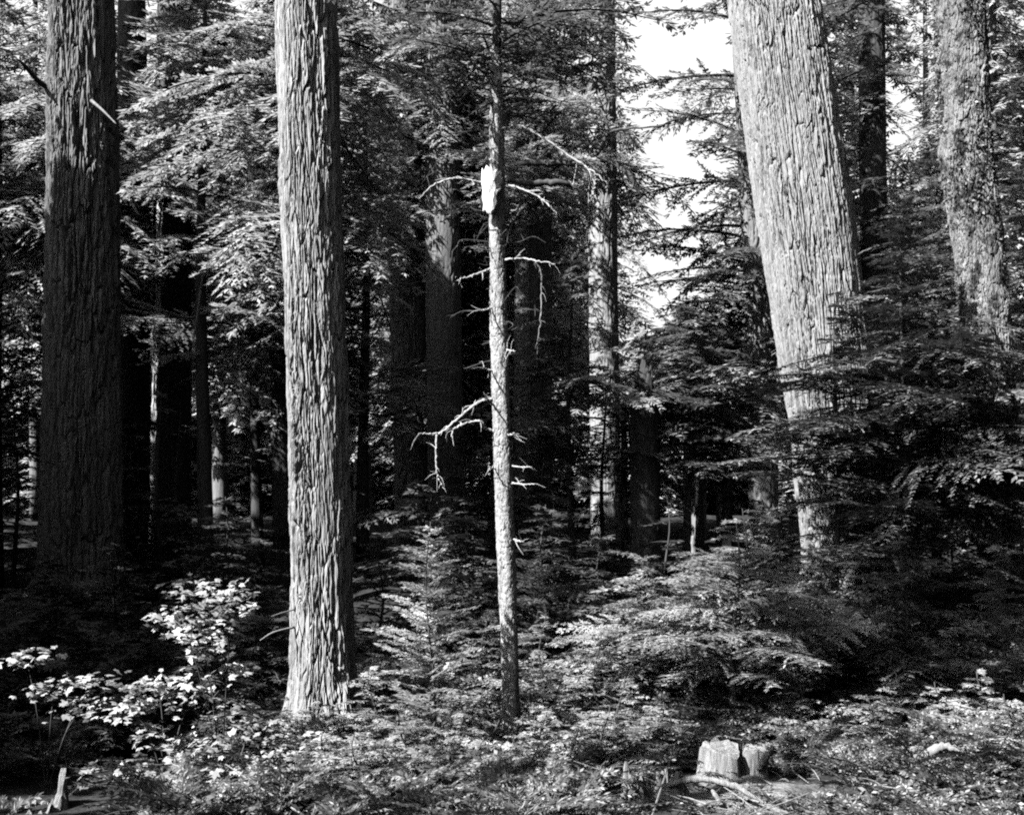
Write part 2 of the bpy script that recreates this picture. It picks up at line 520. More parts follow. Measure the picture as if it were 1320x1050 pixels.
def px_path(pts, Y, zb=None, ztop=None):
    """centre line and radii from [(xl, xr, py)] measured across the trunk, top to bottom, at depth Y."""
    pts = sorted(pts, key=lambda q: -q[2])                      # bottom first
    path = []; rad = []
    for xl, xr, py in pts:
        path.append(P((xl + xr) / 2, py, Y)); rad.append((xr - xl) / 2 / F * Y)
    path = np.array(path); rad = np.array(rad)
    if zb is None:
        zb = float(ground_z(path[0, 0], Y)) - 0.12
    if path[0, 2] > zb + 0.05:
        s = (path[0] - path[1]) / (path[0, 2] - path[1, 2]); dz = zb - path[0, 2]
        path = np.vstack([path[0] + s * dz, path]); rad = np.concatenate([[rad[0]], rad])
    else:
        path[0, 2] = min(path[0, 2], zb)
    if ztop and ztop > path[-1, 2]:
        s = (path[-1] - path[-2]) / (path[-1, 2] - path[-2, 2]); dz = ztop - path[-1, 2]
        path = np.vstack([path, path[-1] + s * dz]); rad = np.concatenate([rad, [rad[-1] * 0.8]])
    return path, rad


def simple_trunk_grid(base, h, r0, r1, lean=(0, 0), sides=10, n=14, zlo=-0.15):
    z = np.linspace(0, 1, n)
    gz = float(ground_z(base[0], base[1]))
    th = np.linspace(0, 2 * PI, sides, endpoint=False)
    rr = r0 + (r1 - r0) * z
    cz = gz + zlo + (h - zlo) * z
    wx = lean[0] * (cz - gz) + 0.04 * np.sin(z * 7 + base[0]); wy = lean[1] * (cz - gz)
    G = np.zeros((n, sides, 3))
    G[..., 0] = base[0] + wx[:, None] + rr[:, None] * np.cos(th) * (1 + 0.08 * np.sin(3 * th))
    G[..., 1] = base[1] + wy[:, None] + rr[:, None] * np.sin(th)
    G[..., 2] = cz[:, None]
    return G


# ------------------------------------------------------------------ the ground
def build_ground():
    xs = np.concatenate([np.linspace(-140, -12, 40), np.linspace(-11.8, 11.8, 300), np.linspace(12, 140, 40)])
    ys = np.concatenate([np.linspace(-60, 4, 25), np.linspace(4.2, 20, 240), np.linspace(20.2, 45, 120), np.linspace(46, 170, 50)])
    X, Y = np.meshgrid(xs, ys)
    G = np.stack([X, Y, ground_z(X, Y)], -1)
    o = mesh_grid('ground', G, M['soil'], closed=False)
    o['kind'] = 'structure'


build_ground()

# ------------------------------------------------------------------ the big trunks
def big_tree(name, label, cat, pts, Y, mat, ztop=None, **k):
    path, rad = px_path(pts, Y, ztop=ztop)
    loc = (path[0, 0], Y, float(ground_z(path[0, 0], Y)))
    t = thing(name, label, cat, loc)
    trunk('trunk', path, None, rad, mat, t, **k)
    return t, path, rad


def add_crown(t, base, z0, z1, Lmax, n, tw, leaf=None, **k):
    LQ, WQ = crown_quads(base, z0, z1, Lmax, n, tw, **k)
    return crown_obj('crown', LQ, WQ, leaf or M['needles'], t)


def limb(t, pts, rad, mat, sides=6, wob=0.0, name='branch'):
    return mesh_grid(name, tube_grid(pts, rad, sides, max(8, len(pts) * 5), wob), mat, t, cap=True)


# front fir
T3, pth, rd = big_tree('fir_tree', 'tall pale fir trunk with deeply furrowed bark, brightly lit, nearest of the large trunks', 'tree',
                       [(356, 434, 12), (362, 440, 250), (370, 448, 500), (375, 453, 700), (377, 456, 880)], 11.2, M['bark_pale'], ztop=13,
                       N=520, cell=(0.060, 0.62), depth=0.046, dz=0.007, seed=4, flare=0.30, finez=7.6, fine=0.26, lumps=0.012)
add_crown(T3, (pth[-1, 0], 11.2), 9.5, 13.2, 2.2, 50, 0.16, clear=False)
for (a, b, c, r) in (((379, 808), (352, 815), (335, 825), 0.013), ((380, 785), (362, 790), (350, 794), 0.008)):
    limb(T3, [P(*a, 11.0), P(*b, 10.8), P(*c, 10.7)], [r, r * 0.8, r * 0.3], M['deadwood_dim'])

# big left trunk
T1, pth, rd = big_tree('fir_tree', 'thick dim fir trunk with rough bark beside the left edge of the wood', 'tree',
                       [(66, 146, 12), (63, 151, 250), (58, 154, 500), (52, 156, 720)], 17.0, M['bark_mid'], ztop=17,
                       N=400, cell=(0.10, 0.9), depth=0.085, dz=0.02, seed=9, flare=0.25, finez=9.9, lumps=0.02, fine=0.2)
add_crown(T1, (pth[-1, 0], 17), 14.0, 17.5, 2.4, 26, 0.22, clear=False)
limb(T1, [P(118, 130, 16.5), P(132, 142, 16.2), P(150, 160, 15.9)], [0.028, 0.02, 0.008], M['bark_mid'])
limb(T1, [P(70, 118, 16.9), P(50, 105, 16.7), P(32, 85, 16.4), P(22, 76, 16.2)], [0.05, 0.04, 0.03, 0.01], M['twig'])

# big leaning trunk on the right
T11, pth, rd = big_tree('fir_tree', 'massive pale leaning fir trunk, sunlit on one side, at the open sky gap', 'tree',
                        [(941, 1057, 12), (955, 1076, 130), (974, 1096, 260), (988, 1108, 350), (1003, 1120, 450), (1018, 1130, 540), (1034, 1140, 690)], 19.0, M['bark_big'], ztop=18,
                        N=520, cell=(0.072, 0.95), depth=0.072, dz=0.013, seed=21, flare=0.12, finez=10.9, fine=0.2, lumps=0.012)
add_crown(T11, (pth[-1, 0], 19), 13, 18.5, 2.6, 40, 0.22, clear=False)

# mottled right trunk
T12, pth, rd = big_tree('fir_tree', 'lichen mottled pale trunk with dark blotches close to the right edge', 'tree',
                        [(1206, 1268, 12), (1212, 1278, 200), (1226, 1290, 300), (1240, 1300, 400), (1256, 1312, 600), (1266, 1318, 760)], 15.0, M['bark_lichen'], ztop=15,
                        N=260, cell=(0.06, 0.22), depth=0.03, dz=0.018, seed=31, flare=0.2, finez=9, lumps=0.05)
def moss_tufts(t, pth, rd, n, zmax, size):
    zz = rng.uniform(pth[0, 2] + 0.3, zmax, n); a = rng.uniform(0, 2 * PI, n)
    keep = vnoise(a * 1.3 + 4, zz * 1.6) + 0.5 * vnoise(a * 4 + 4, zz * 5) > 0.02
    zz = zz[keep]; a = a[keep]; m = len(zz)
    r = np.interp(zz, pth[:, 2], rd) * 0.97
    B = np.stack([np.interp(zz, pth[:, 2], pth[:, 0]) + r * np.cos(a), np.interp(zz, pth[:, 2], pth[:, 1]) + r * np.sin(a), zz], -1)
    out = np.stack([np.cos(a), np.sin(a), np.zeros(m)], -1)
    D = unit(out * rng.uniform(0.3, 1.0, (m, 1)) + rng.normal(0, 0.35, (m, 3)) + [0, 0, -0.5])
    l = size * rng.uniform(0.4, 1.3, m)
    mesh_quads('moss', kites(B, D, unit(rng.normal(0, 1, (m, 3)) + out), l, l * 0.6), [M['lichen']], None, t)


moss_tufts(T12, pth, rd, 16000, 10, 0.045)
add_crown(T12, (pth[-1, 0], 15), 10.5, 15.5, 2.4, 36, 0.2, clear=False)

MID = [
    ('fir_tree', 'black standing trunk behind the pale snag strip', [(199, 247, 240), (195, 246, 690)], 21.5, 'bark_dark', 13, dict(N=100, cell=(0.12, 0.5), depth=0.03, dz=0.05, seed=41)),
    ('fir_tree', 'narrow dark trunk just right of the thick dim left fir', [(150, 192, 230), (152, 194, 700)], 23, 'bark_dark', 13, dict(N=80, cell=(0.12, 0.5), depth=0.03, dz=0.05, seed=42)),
    ('fir_tree', 'dark furrowed trunk left of its grey twin, between front fir and slender pole', [(496, 538, 60), (499, 545, 280), (505, 550, 480), (510, 556, 700)], 27.0, 'bark_mid', 16, dict(N=150, cell=(0.13, 0.8), depth=0.05, dz=0.035, seed=43)),
    ('fir_tree', 'straight grey trunk with shaded right side, just left of the slender pole', [(549, 591, 100), (548, 594, 300), (550, 596, 480), (552, 602, 720)], 25.5, 'bark_mid', 17, dict(N=150, cell=(0.10, 0.7), depth=0.035, dz=0.035, seed=44)),
    ('fir_tree', 'dim trunk directly right of the slender pole, grey above and black below', [(664, 712, 270), (662, 712, 500), (660, 712, 780)], 23, 'bark_mid', 15, dict(N=110, cell=(0.13, 0.6), depth=0.03, dz=0.05, seed=45)),
    ('fir_tree', 'hazy grey trunk beside the left border of the sky gap', [(756, 793, 12), (758, 795, 250), (760, 798, 480), (762, 802, 740)], 26, 'bark_pale', 19, dict(N=110, cell=(0.11, 0.8), depth=0.03, dz=0.05, seed=46)),
    ('fir_tree', 'dark ridged trunk tucked against the left side of the massive leaning fir', [(953, 984, 240), (962, 1000, 450), (966, 1004, 690)], 24, 'bark_mid', 14, dict(N=110, cell=(0.12, 0.4), depth=0.04, dz=0.04, seed=47)),
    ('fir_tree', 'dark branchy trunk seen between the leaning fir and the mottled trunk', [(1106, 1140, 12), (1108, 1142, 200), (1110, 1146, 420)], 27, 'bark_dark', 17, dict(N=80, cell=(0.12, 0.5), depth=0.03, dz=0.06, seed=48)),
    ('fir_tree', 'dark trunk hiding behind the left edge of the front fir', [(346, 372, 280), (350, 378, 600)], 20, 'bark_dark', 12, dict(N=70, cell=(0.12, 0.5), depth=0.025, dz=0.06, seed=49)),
]
MIDT = []
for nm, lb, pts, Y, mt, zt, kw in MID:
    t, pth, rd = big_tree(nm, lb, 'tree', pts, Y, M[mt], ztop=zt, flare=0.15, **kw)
    MIDT.append((t, pth, rd, Y))


def mid_crown(i, z0, z1, L, n, tw=0.2, **k):
    t, pth, rd, Y = MIDT[i]
    s = (pth[-1, 0] - pth[0, 0]) / (pth[-1, 2] - pth[0, 2])
    x0 = pth[0, 0] + s * (z0 - pth[0, 2])
    add_crown(t, (x0, Y), z0, z1, L, n, tw, lean=(s, 0), pitch=-0.1, droop=0.45, **k)


mid_crown(0, 6.0, 12.5, 2.2, 40)
mid_crown(1, 6.2, 12.5, 2.2, 40)
mid_crown(2, 7.5, 15, 2.4, 50)
mid_crown(3, 9.3, 17.5, 3.0, 70)
mid_crown(4, 9.0, 15, 1.8, 30)
mid_crown(5, 9.0, 18, 3.0, 70)
mid_crown(6, 4.0, 14, 2.8, 90, az_bias=PI)
mid_crown(7, 5.0, 18, 3.0, 110)
mid_crown(8, 4.5, 12.5, 2.4, 70)

# thin dark stems in the lit clearing on the right
for k, (xl, xr, top, bot, Y, lb) in enumerate([
        (880, 889, 470, 712, 26, 'thin black stem, left one of the pair against lit brush'),
        (896, 905, 480, 712, 26.5, 'thin black stem, right one of the pair against lit brush'),
        (922, 942, 440, 706, 25, 'dark medium stem between the thin pair and the leaning fir'),
        (800, 808, 520, 760, 21, 'thin white flecked dead stem beside the broken black snag'),
        (1160, 1186, 540, 760, 17, 'black stem under the drooping boughs of the right hemlock')]):
    pth, rd = px_path([(xl, xr, top), (xl + 1, xr + 3, bot)], Y)
    t = thing('thin_tree', lb, 'tree', (pth[0, 0], Y, float(ground_z(pth[0, 0], Y))))
    trunk('trunk', pth, None, rd, M['bark_dark'] if k != 3 else M['bark_lichen'], t, N=24, cell=(0.06, 0.2), depth=0.012, dz=0.06, seed=60 + k, flare=0.1)
    for q in range(7):
        f = rng.uniform(0.25, 0.95); c = pth[0] * (1 - f) + pth[-1] * f
        az = rng.uniform(0, 2 * PI); l = rng.uniform(0.3, 0.9)
        e = c + np.array([math.cos(az) * l, math.sin(az) * l, rng.uniform(-0.25, 0.1)])
        limb(t, [c, (c + e) / 2 + [0, 0, 0.06], e], [0.012, 0.009, 0.003], M['twig'], 5)

# broken black snag
pth, rd = px_path([(816, 846, 458), (812, 848, 560), (812, 854, 740)], 19.8)
t = thing('broken_snag', 'broken black snag with a jagged top, right of the hazy trunk', 'dead tree', (pth[0, 0], 19.8, float(ground_z(pth[0, 0], 19.8))))
trunk('trunk', pth, None, rd, M['bark_dark'], t, N=90, cell=(0.12, 0.5), depth=0.05, dz=0.04, seed=71, flare=0.15, jag=0.45)
for q in range(6):
    f = rng.uniform(0.3, 0.9); c = pth[0] * (1 - f) + pth[-1] * f; az = rng.uniform(0, 2 * PI)
    limb(t, [c, c + [math.cos(az) * .5, math.sin(az) * .5, .05], c + [math.cos(az) * .9, math.sin(az) * .9, -.2]], [0.02, 0.012, 0.004], M['twig'], 5)

# pale dead snag strip on the left
pth, rd = px_path([(207, 213, 170), (205, 213, 240), (202, 210, 300), (200, 213, 350), (198, 208, 420), (196, 205, 490), (193, 202, 640)], 19.5)
t = thing('dead_snag', 'slim bleached dead stem with peeling strips in front of the black trunk', 'dead tree', (pth[0, 0], 19.5, float(ground_z(pth[0, 0], 19.5))))
trunk('trunk', pth, None, rd * 0.85, M['deadwood'], t, N=40, cell=(0.05, 0.5), depth=0.035, dz=0.03, seed=75, flare=0.1, jag=0.3, lumps=0.05)
limb(t, [P(212, 205, 19.4), P(222, 218, 19.2), P(240, 222, 18.9)], [0.03, 0.02, 0.01], M['deadwood'])
limb(t, [P(198, 420, 19.4), P(196, 440, 19.3), P(199, 465, 19.3)], [0.03, 0.03, 0.012], M['deadwood'], name='bark_strip')
o = limb(None, [P(252, 262, 18), P(263, 272, 18), P(264, 330, 18), P(258, 380, 18), P(254, 410, 18), P(250, 436, 18)], [0.014, 0.02, 0.018, 0.022, 0.018, 0.006], M['deadwood_dim'], name='hanging_branch')
tag(o, 'long thin dead branch hanging straight down right of the bleached stem', 'branch')

# ------------------------------------------------------------------ the slender pole tree with dead limbs
YP = 10.3
pth, rd = px_path([(634, 646, 60), (630, 649, 140), (630, 651, 300), (632, 655, 420), (635, 658, 560), (640, 664, 700), (646, 668, 850), (648, 670, 955)], YP)
pole = thing('slender_tree', 'slender half dead tree with bare white limbs and a torn white patch, in the middle', 'tree', (pth[0, 0], YP, float(ground_z(pth[0, 0], YP))))
trunk('trunk', pth, None, rd, M['bark_pole'], pole, N=96, cell=(0.035, 0.07), depth=0.008, dz=0.008, seed=81, flare=0.1, lumps=0.012, fine=0.5)


def pl(pts, rad, mat='deadwood', dy=None, par=pole, Y=YP):
    n = len(pts)
    dy = dy if dy is not None else -0.25
    q = [P(x, y, Y - 0.02 + dy * (k / (n - 1))) for k, (x, y) in enumerate(pts)]
    q = np.array(q); ln = np.linalg.norm(np.diff(q, axis=0), axis=1).sum()
    big = ln > 0.25
    G = tube_grid(q, rad, 7, max(8, len(q) * 6), 0.005 if big else 0.002)
    if not big:
        return mesh_grid('branch', G, M[mat], par, cap=True)
    W = [grid_quads(G)]; c = G.mean(axis=1); m = len(c)
    for _ in range(int(3 + ln * 9)):
        k = int(rng.integers(m // 5, m - 1)); dr = unit(c[min(k + 1, m - 1)] - c[k - 1])
        l = rng.uniform(0.03, 0.16); dv = unit(dr * rng.uniform(0.2, 0.9) + rng.normal(0, 0.6, 3)) * l
        r0 = max(0.0022, np.linalg.norm(G[k, 0] - c[k]) * 0.5)
        W.append(grid_quads(tube_grid([c[k], c[k] + dv * 0.5 + rng.normal(0, 0.008, 3), c[k] + dv + [0, 0, -0.15 * l]], [r0, r0 * 0.8, 0.0012], 5, 7)))
    return mesh_quads('branch', np.concatenate(W), [M[mat]], None, par)


pl([(647, 166), (668, 162), (690, 172), (740, 205), (765, 222), (785, 238)], [0.012, 0.011, 0.010, 0.009, 0.007, 0.003])
pl([(744, 207), (742, 222), (738, 240)], [0.006, 0.005, 0.003], dy=-0.02)
pl([(622, 236), (600, 231), (578, 231), (556, 240), (540, 256)], [0.012, 0.010, 0.009, 0.007, 0.003])
pl([(650, 240), (665, 241), (690, 251), (706, 263), (718, 275)], [0.014, 0.012, 0.009, 0.006, 0.003])
pl([(648, 335), (672, 333), (690, 336), (714, 340)], [0.010, 0.009, 0.008, 0.003])
pl([(690, 338), (697, 350), (698, 385), (696, 420), (690, 450)], [0.006, 0.007, 0.006, 0.006, 0.002], 'deadwood_dim', dy=0.05)
pl([(634, 346), (612, 354), (600, 358), (588, 362)], [0.012, 0.010, 0.008, 0.003])
pl([(638, 514), (622, 516), (606, 526), (588, 541), (570, 556), (556, 559), (541, 558)], [0.014, 0.013, 0.012, 0.011, 0.010, 0.008, 0.004])
pl([(563, 557), (562, 575), (562, 600), (566, 618), (575, 633)], [0.010, 0.009, 0.007, 0.006, 0.002], dy=-0.04)
pl([(541, 558), (534, 568), (529, 580)], [0.005, 0.004, 0.002], 'deadwood_dim', dy=-0.02)
pl([(610, 524), (613, 516), (608, 535)], [0.006, 0.004, 0.002], dy=0.0)
pl([(637, 556), (626, 552), (620, 543), (606, 544), (592, 549), (583, 555), (583, 564)], [0.016, 0.013, 0.011, 0.010, 0.009, 0.008, 0.003])
pl([(638, 524), (630, 516), (624, 509)], [0.012, 0.009, 0.004], 'deadwood_dim')
pl([(650, 268), (662, 272), (668, 266), (660, 264)], [0.008, 0.007, 0.005, 0.003], 'deadwood_dim')
# dark bare twigs near the top
for pts in ([(634, 95), (618, 90), (603, 72), (594, 55)], [(636, 118), (612, 112), (598, 124), (592, 132)], [(638, 100), (622, 108), (604, 100), (586, 88), (566, 78)],
            [(640, 85), (655, 92), (690, 94), (720, 98)], [(640, 128), (622, 138), (606, 146), (598, 138)], [(642, 110), (660, 100), (685, 82), (700, 68)],
            [(636, 75), (628, 60), (622, 40)], [(644, 158), (665, 150), (700, 144), (735, 150), (780, 160)], [(640, 72), (652, 58), (672, 50), (690, 38)],
            [(632, 126), (616, 128), (604, 116), (600, 105)], [(646, 132), (668, 132), (706, 131)], [(640, 278), (655, 300), (662, 285), (676, 262)]):
    pl(pts, [0.011, 0.009, 0.007, 0.003][:len(pts)] if len(pts) < 5 else [0.011, 0.009, 0.008, 0.006, 0.003], 'twig', dy=rng.uniform(-0.5, 0.5))
# short stubs down the right side
for (x0, y0, x1, y1) in ((662, 600, 684, 602), (660, 622, 690, 624), (664, 694, 674, 698), (632, 478, 622, 472), (636, 604, 630, 600),
                         (632, 396, 622, 400), (654, 560, 664, 558), (654, 450, 664, 452)):
    pl([(x0 - (3 if x1 > x0 else -3), y0), ((x0 + x1) / 2, (y0 + y1) / 2 + 1), (x1, y1)], [0.008, 0.007, 0.003])

# torn white patch of bare wood on the pole
def patch():
    pts = [(621, 214), (624, 219), (627, 212), (631, 216), (634, 214), (637, 220), (640, 218), (641, 224), (648, 227), (649, 233), (645, 236), (647, 241), (642, 247), (640, 253), (641, 262), (637, 272), (633, 276), (628, 274),
           (626, 270), (622, 271), (623, 262), (621, 252), (622, 243), (620, 232)]
    q = np.array([P(x, y, 10.12) for x, y in pts])
    c = np.array([P(634, 244, 10.12)])[0]
    q[:, 1] += 0.55 * (q[:, 0] - c[0] - 0.0) ** 2 / 0.1
    m = len(q)
    rings = []
    for s, dy in ((1.0, 0.03), (1.0, 0.0), (0.9, -0.012), (0.45, -0.02)):
        rr = c + (q - c) * s; rr[:, 1] += dy + rng.normal(0, 0.002, m); rings.append(rr)
    return mesh_grid('bare_patch', np.array(rings)[:, ::-1], M['peeled'], pole, cap=True, facesmooth=False)


patch()
# sparse living boughs and dead twigs at its top
LQ, WQ = [], []
for _ in range(90):
    py = rng.uniform(40, 150) if rng.random() < 0.6 else rng.uniform(150, 480)
    c = P(640 - 3 + 6 * rng.random(), py, YP); az = rng.uniform(0, 2 * PI); l = rng.uniform(0.2, 0.95) if py < 200 else rng.uniform(0.1, 0.45)
    d = np.array([math.cos(az), math.sin(az), rng.normal(0.05, 0.2)])
    q = [c, c + d * l * 0.4 + rng.normal(0, 0.03, 3), c + d * l * 0.75 + rng.normal(0, 0.05, 3), c + d * l + [0, 0, -0.15 * l]]
    G = tube_grid(q, [0.007, 0.006, 0.004, 0.0015], 4, 12); WQ.append(grid_quads(G)); cc = G.mean(axis=1)
    for k in rng.integers(3, 11, 5):
        e = cc[k] + unit(d * 0.6 + rng.normal(0, 0.6, 3)) * rng.uniform(0.05, 0.25) * l
        WQ.append(grid_quads(tube_grid([cc[k], e], [0.003, 0.001], 3, 4)))
for (x, y, az, L) in ((641, 90, 0.4, 0.9), (641, 100, 3.0, 0.9), (641, 112, 5.4, 0.7), (641, 80, 3.8, 1.1), (641, 85, 5.8, 1.0), (641, 120, 1.0, 0.8), (641, 75, 2.4, 1.0), (640, 30, 0.1, 1.3), (640, 45, 2.9, 1.2), (640, 20, 1.2, 1.0), (640, 10, 4.0, 1.2), (640, 60, 5.5, 1.1), (642, 0, 3.3, 1.5), (642, -20, 0.2, 1.4), (642, 70, 0.6, 1.4), (642, 5, 2.0, 1.4), (640, 40, 6.0, 1.6), (640, 35, 3.5, 1.2)):
    c = P(x, y, YP); R = rot(az, 0.1, rng.normal(0, 0.2)); lf, wd = spray(L, 0.09)
    LQ.append(lf @ R.T + c); WQ.append(wd @ R.T + c)
crown_obj('crown', LQ, WQ, M['needles'], pole)
limb(pole, [P(640, 62, YP), P(641, 20, YP), P(642, -60, YP)], [0.045, 0.04, 0.03], M['bark_dark'], 10, name='leader')

# dark arched dead limb by the hazy trunk
o = limb(None, [P(762, 205, 21), P(776, 190, 21), P(784, 172, 21), P(806, 166, 20.8), P(850, 162, 20.5), P(880, 148, 20.3)], [0.045, 0.035, 0.028, 0.02, 0.015, 0.006], M['twig'], 8, 0.01, 'dead_branch')
tag(o, 'crooked dark dead branch reaching into the bright sky gap', 'branch')
o = limb(None, [P(655, 232, 20), P(680, 237, 20), P(715, 236, 20), P(745, 241, 20)], [0.03, 0.055, 0.06, 0.02], M['twig'], 8, 0.02, 'dead_branch')
tag(o, 'black thick dead branch just right of the torn white patch', 'branch')
o = limb(None, [P(738, 212, 20.6), P(770, 206, 20.5), P(798, 214, 20.4), P(817, 234, 20.3), P(826, 256, 20.3)], [0.02, 0.03, 0.04, 0.05, 0.012], M['twig'], 8, 0.02, 'dead_branch')
tag(o, 'drooping black branch tip against the sky beside the hazy trunk', 'branch')
o = limb(None, [P(655, 212, 20.5), P(700, 210, 20.4), P(760, 213, 20.3)], [0.03, 0.06, 0.02], M['twig'], 8, 0.012, 'dead_branch')
tag(o, 'short black limb lying level above the sagging dead branch', 'branch')

# ------------------------------------------------------------------ hemlocks
def hemlock(name, label, cat, px, Y, z_apex_py, z0, Lmax, n, tw, leaf=None, r0=None, base_py=None, group=None, stem='bark_dark', h=None, top=0.03, **k):
    x = (px - CX) / F * Y
    gz = float(ground_z(x, Y))
    z1 = h if h is not None else P(px, z_apex_py, Y)[2]
    t = thing(name, label, cat, (x, Y, gz), group)
    r0 = r0 or 0.012 * (z1 - gz) + 0.01
    mesh_grid('trunk', simple_trunk_grid((x, Y), z1 - gz, r0, r0 * top + 0.004), M[stem], t, cap=True)
    add_crown(t, (x, Y), gz + z0, z1, Lmax, n, tw, leaf, **k)
    return t


# young trees of the foreground
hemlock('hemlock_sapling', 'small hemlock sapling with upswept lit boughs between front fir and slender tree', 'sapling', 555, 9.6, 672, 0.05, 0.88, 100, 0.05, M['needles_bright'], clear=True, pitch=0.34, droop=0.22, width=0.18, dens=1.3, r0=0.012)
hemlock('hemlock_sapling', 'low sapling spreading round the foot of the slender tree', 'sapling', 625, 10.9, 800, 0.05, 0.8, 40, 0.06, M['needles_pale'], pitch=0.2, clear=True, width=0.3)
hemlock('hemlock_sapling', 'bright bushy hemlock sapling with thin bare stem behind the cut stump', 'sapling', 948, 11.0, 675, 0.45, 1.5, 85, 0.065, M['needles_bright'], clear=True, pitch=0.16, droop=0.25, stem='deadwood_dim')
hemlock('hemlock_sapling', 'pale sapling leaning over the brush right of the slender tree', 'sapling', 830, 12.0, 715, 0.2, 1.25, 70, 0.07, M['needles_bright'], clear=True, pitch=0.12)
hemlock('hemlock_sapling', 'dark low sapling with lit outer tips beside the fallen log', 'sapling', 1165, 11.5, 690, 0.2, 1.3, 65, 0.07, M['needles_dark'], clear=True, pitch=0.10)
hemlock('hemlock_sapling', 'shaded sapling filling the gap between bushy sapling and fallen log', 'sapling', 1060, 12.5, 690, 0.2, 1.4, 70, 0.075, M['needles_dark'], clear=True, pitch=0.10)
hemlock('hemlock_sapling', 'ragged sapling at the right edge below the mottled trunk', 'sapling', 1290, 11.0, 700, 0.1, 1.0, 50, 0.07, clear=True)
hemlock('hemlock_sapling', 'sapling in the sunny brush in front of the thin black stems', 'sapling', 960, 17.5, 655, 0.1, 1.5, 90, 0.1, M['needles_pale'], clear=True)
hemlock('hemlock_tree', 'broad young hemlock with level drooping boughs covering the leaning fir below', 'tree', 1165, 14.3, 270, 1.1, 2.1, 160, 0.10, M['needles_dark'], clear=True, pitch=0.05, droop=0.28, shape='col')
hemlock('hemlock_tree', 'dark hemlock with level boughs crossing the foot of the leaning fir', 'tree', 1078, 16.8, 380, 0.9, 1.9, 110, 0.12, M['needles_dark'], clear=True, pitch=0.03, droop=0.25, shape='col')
hemlock('hemlock_tree', 'half hidden young hemlock behind the broad one, right of the leaning fir', 'tree', 1205, 20, 190, 2.0, 2.4, 130, 0.15, clear=True, pitch=0.05)
hemlock('hemlock_tree', 'young hemlock at the right edge behind the mottled trunk', 'tree', 1330, 17, 60, 1.5, 2.4, 130, 0.14, clear=True)
hemlock('hemlock_tree', 'low hemlock with flat boughs below the sky gap', 'tree', 890, 20.5, 400, 2.0, 2.5, 120, 0.15, clear=True, pitch=0.03)
hemlock('hemlock_tree', 'hemlock with flat boughs left of the broken snag', 'tree', 735, 19.5, 330, 2.2, 2.2, 90, 0.15, clear=True, pitch=0.03)
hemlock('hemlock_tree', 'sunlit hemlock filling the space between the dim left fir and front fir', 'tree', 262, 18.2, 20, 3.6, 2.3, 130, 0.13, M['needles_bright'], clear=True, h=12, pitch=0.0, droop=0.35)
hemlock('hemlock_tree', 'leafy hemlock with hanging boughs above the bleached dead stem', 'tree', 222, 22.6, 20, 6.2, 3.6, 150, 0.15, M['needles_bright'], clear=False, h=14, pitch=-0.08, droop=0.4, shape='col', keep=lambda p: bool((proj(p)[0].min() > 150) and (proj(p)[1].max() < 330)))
HANG = [(108, 20.5, 5.4, 3.0, 'hemlock with drooping pale boughs close behind the thick dim left fir'), (402, 17.6, 4.6, 3.0, 'hemlock with drooping pale boughs hidden behind the front fir'),
        (572, 28.0, 6.2, 3.8, 'hemlock with tangled drooping boughs behind the straight grey trunk'), (640, 31.0, 6.0, 4.0, 'hemlock with tangled drooping boughs far behind the slender tree')]
for px, Y, zz, L, lb in HANG:
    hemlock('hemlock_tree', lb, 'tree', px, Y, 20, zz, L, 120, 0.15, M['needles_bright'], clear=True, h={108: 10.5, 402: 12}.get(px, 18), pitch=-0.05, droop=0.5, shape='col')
hemlock('hemlock_tree', 'hemlock standing close behind the front fir', 'tree', 330, 20.5, 20, 2.0, 2.2, 90, 0.15, clear=True, h=10.5, pitch=0.02)
hemlock('hemlock_tree', 'hemlock at the left edge beside the thick dim fir', 'tree', -5, 20, 20, 1.6, 2.4, 120, 0.15, clear=True, h=13)
hemlock('hemlock_tree', 'hemlock with lit boughs just right of the front fir', 'tree', 470, 20, 20, 2.2, 2.2, 170, 0.14, M['needles_bright'], clear=True)
hemlock('hemlock_tree', 'hemlock crown high above the slender tree', 'tree', 690, 22, 20, 6.6, 3.0, 130, 0.16, M['needles_bright'], clear=True, h=15)
hemlock('hemlock_tree', 'thinly branched hemlock right of the sky gap beside the leaning fir', 'tree', 978, 25, 60, 4.5, 3.6, 170, 0.16, clear=True, h=17, az_bias=PI, dens=0.8, width=0.24, shape='col')

# undergrowth farther in, with shade painted into its needles
UND = [(778, 20.5, 470, 1.4), (700, 18.5, 560, 1.3), (600, 19, 560, 1.3), (540, 17.5, 620, 1.2), (205, 17.8, 500, 1.3), (165, 18.2, 540, 1.2), (640, 14.2, 740, 0.9), (590, 13.4, 790, 0.7), (30, 11.5, 800, 0.9), (110, 11.0, 810, 0.8), (190, 11.8, 800, 0.9), (270, 11.2, 830, 0.7), (340, 12.2, 790, 0.8), (70, 13, 770, 1.0), (240, 13.2, 760, 1.0), (20, 9.8, 920, 0.6), (150, 10.2, 900, 0.6), (300, 10.4, 915, 0.5), (60, 14.5, 720, 1.1), (150, 15, 700, 1.1), (290, 15.5, 640, 1.3), (330, 13.5, 740, 0.9), (490, 15, 690, 1.0), (590, 17, 640, 1.2), (700, 16.5, 650, 1.2), (770, 15.5, 690, 1.1), (720, 13.2, 790, 0.8),
       (860, 18.5, 640, 1.2), (1010, 17, 660, 1.2), (1120, 16.5, 620, 1.4), (1230, 15.5, 640, 1.3), (230, 19, 520, 1.8), (20, 19, 500, 1.8), (420, 19.5, 520, 1.6), (640, 21, 520, 1.6), (930, 22.5, 560, 1.6), (1270, 19, 520, 1.8)]
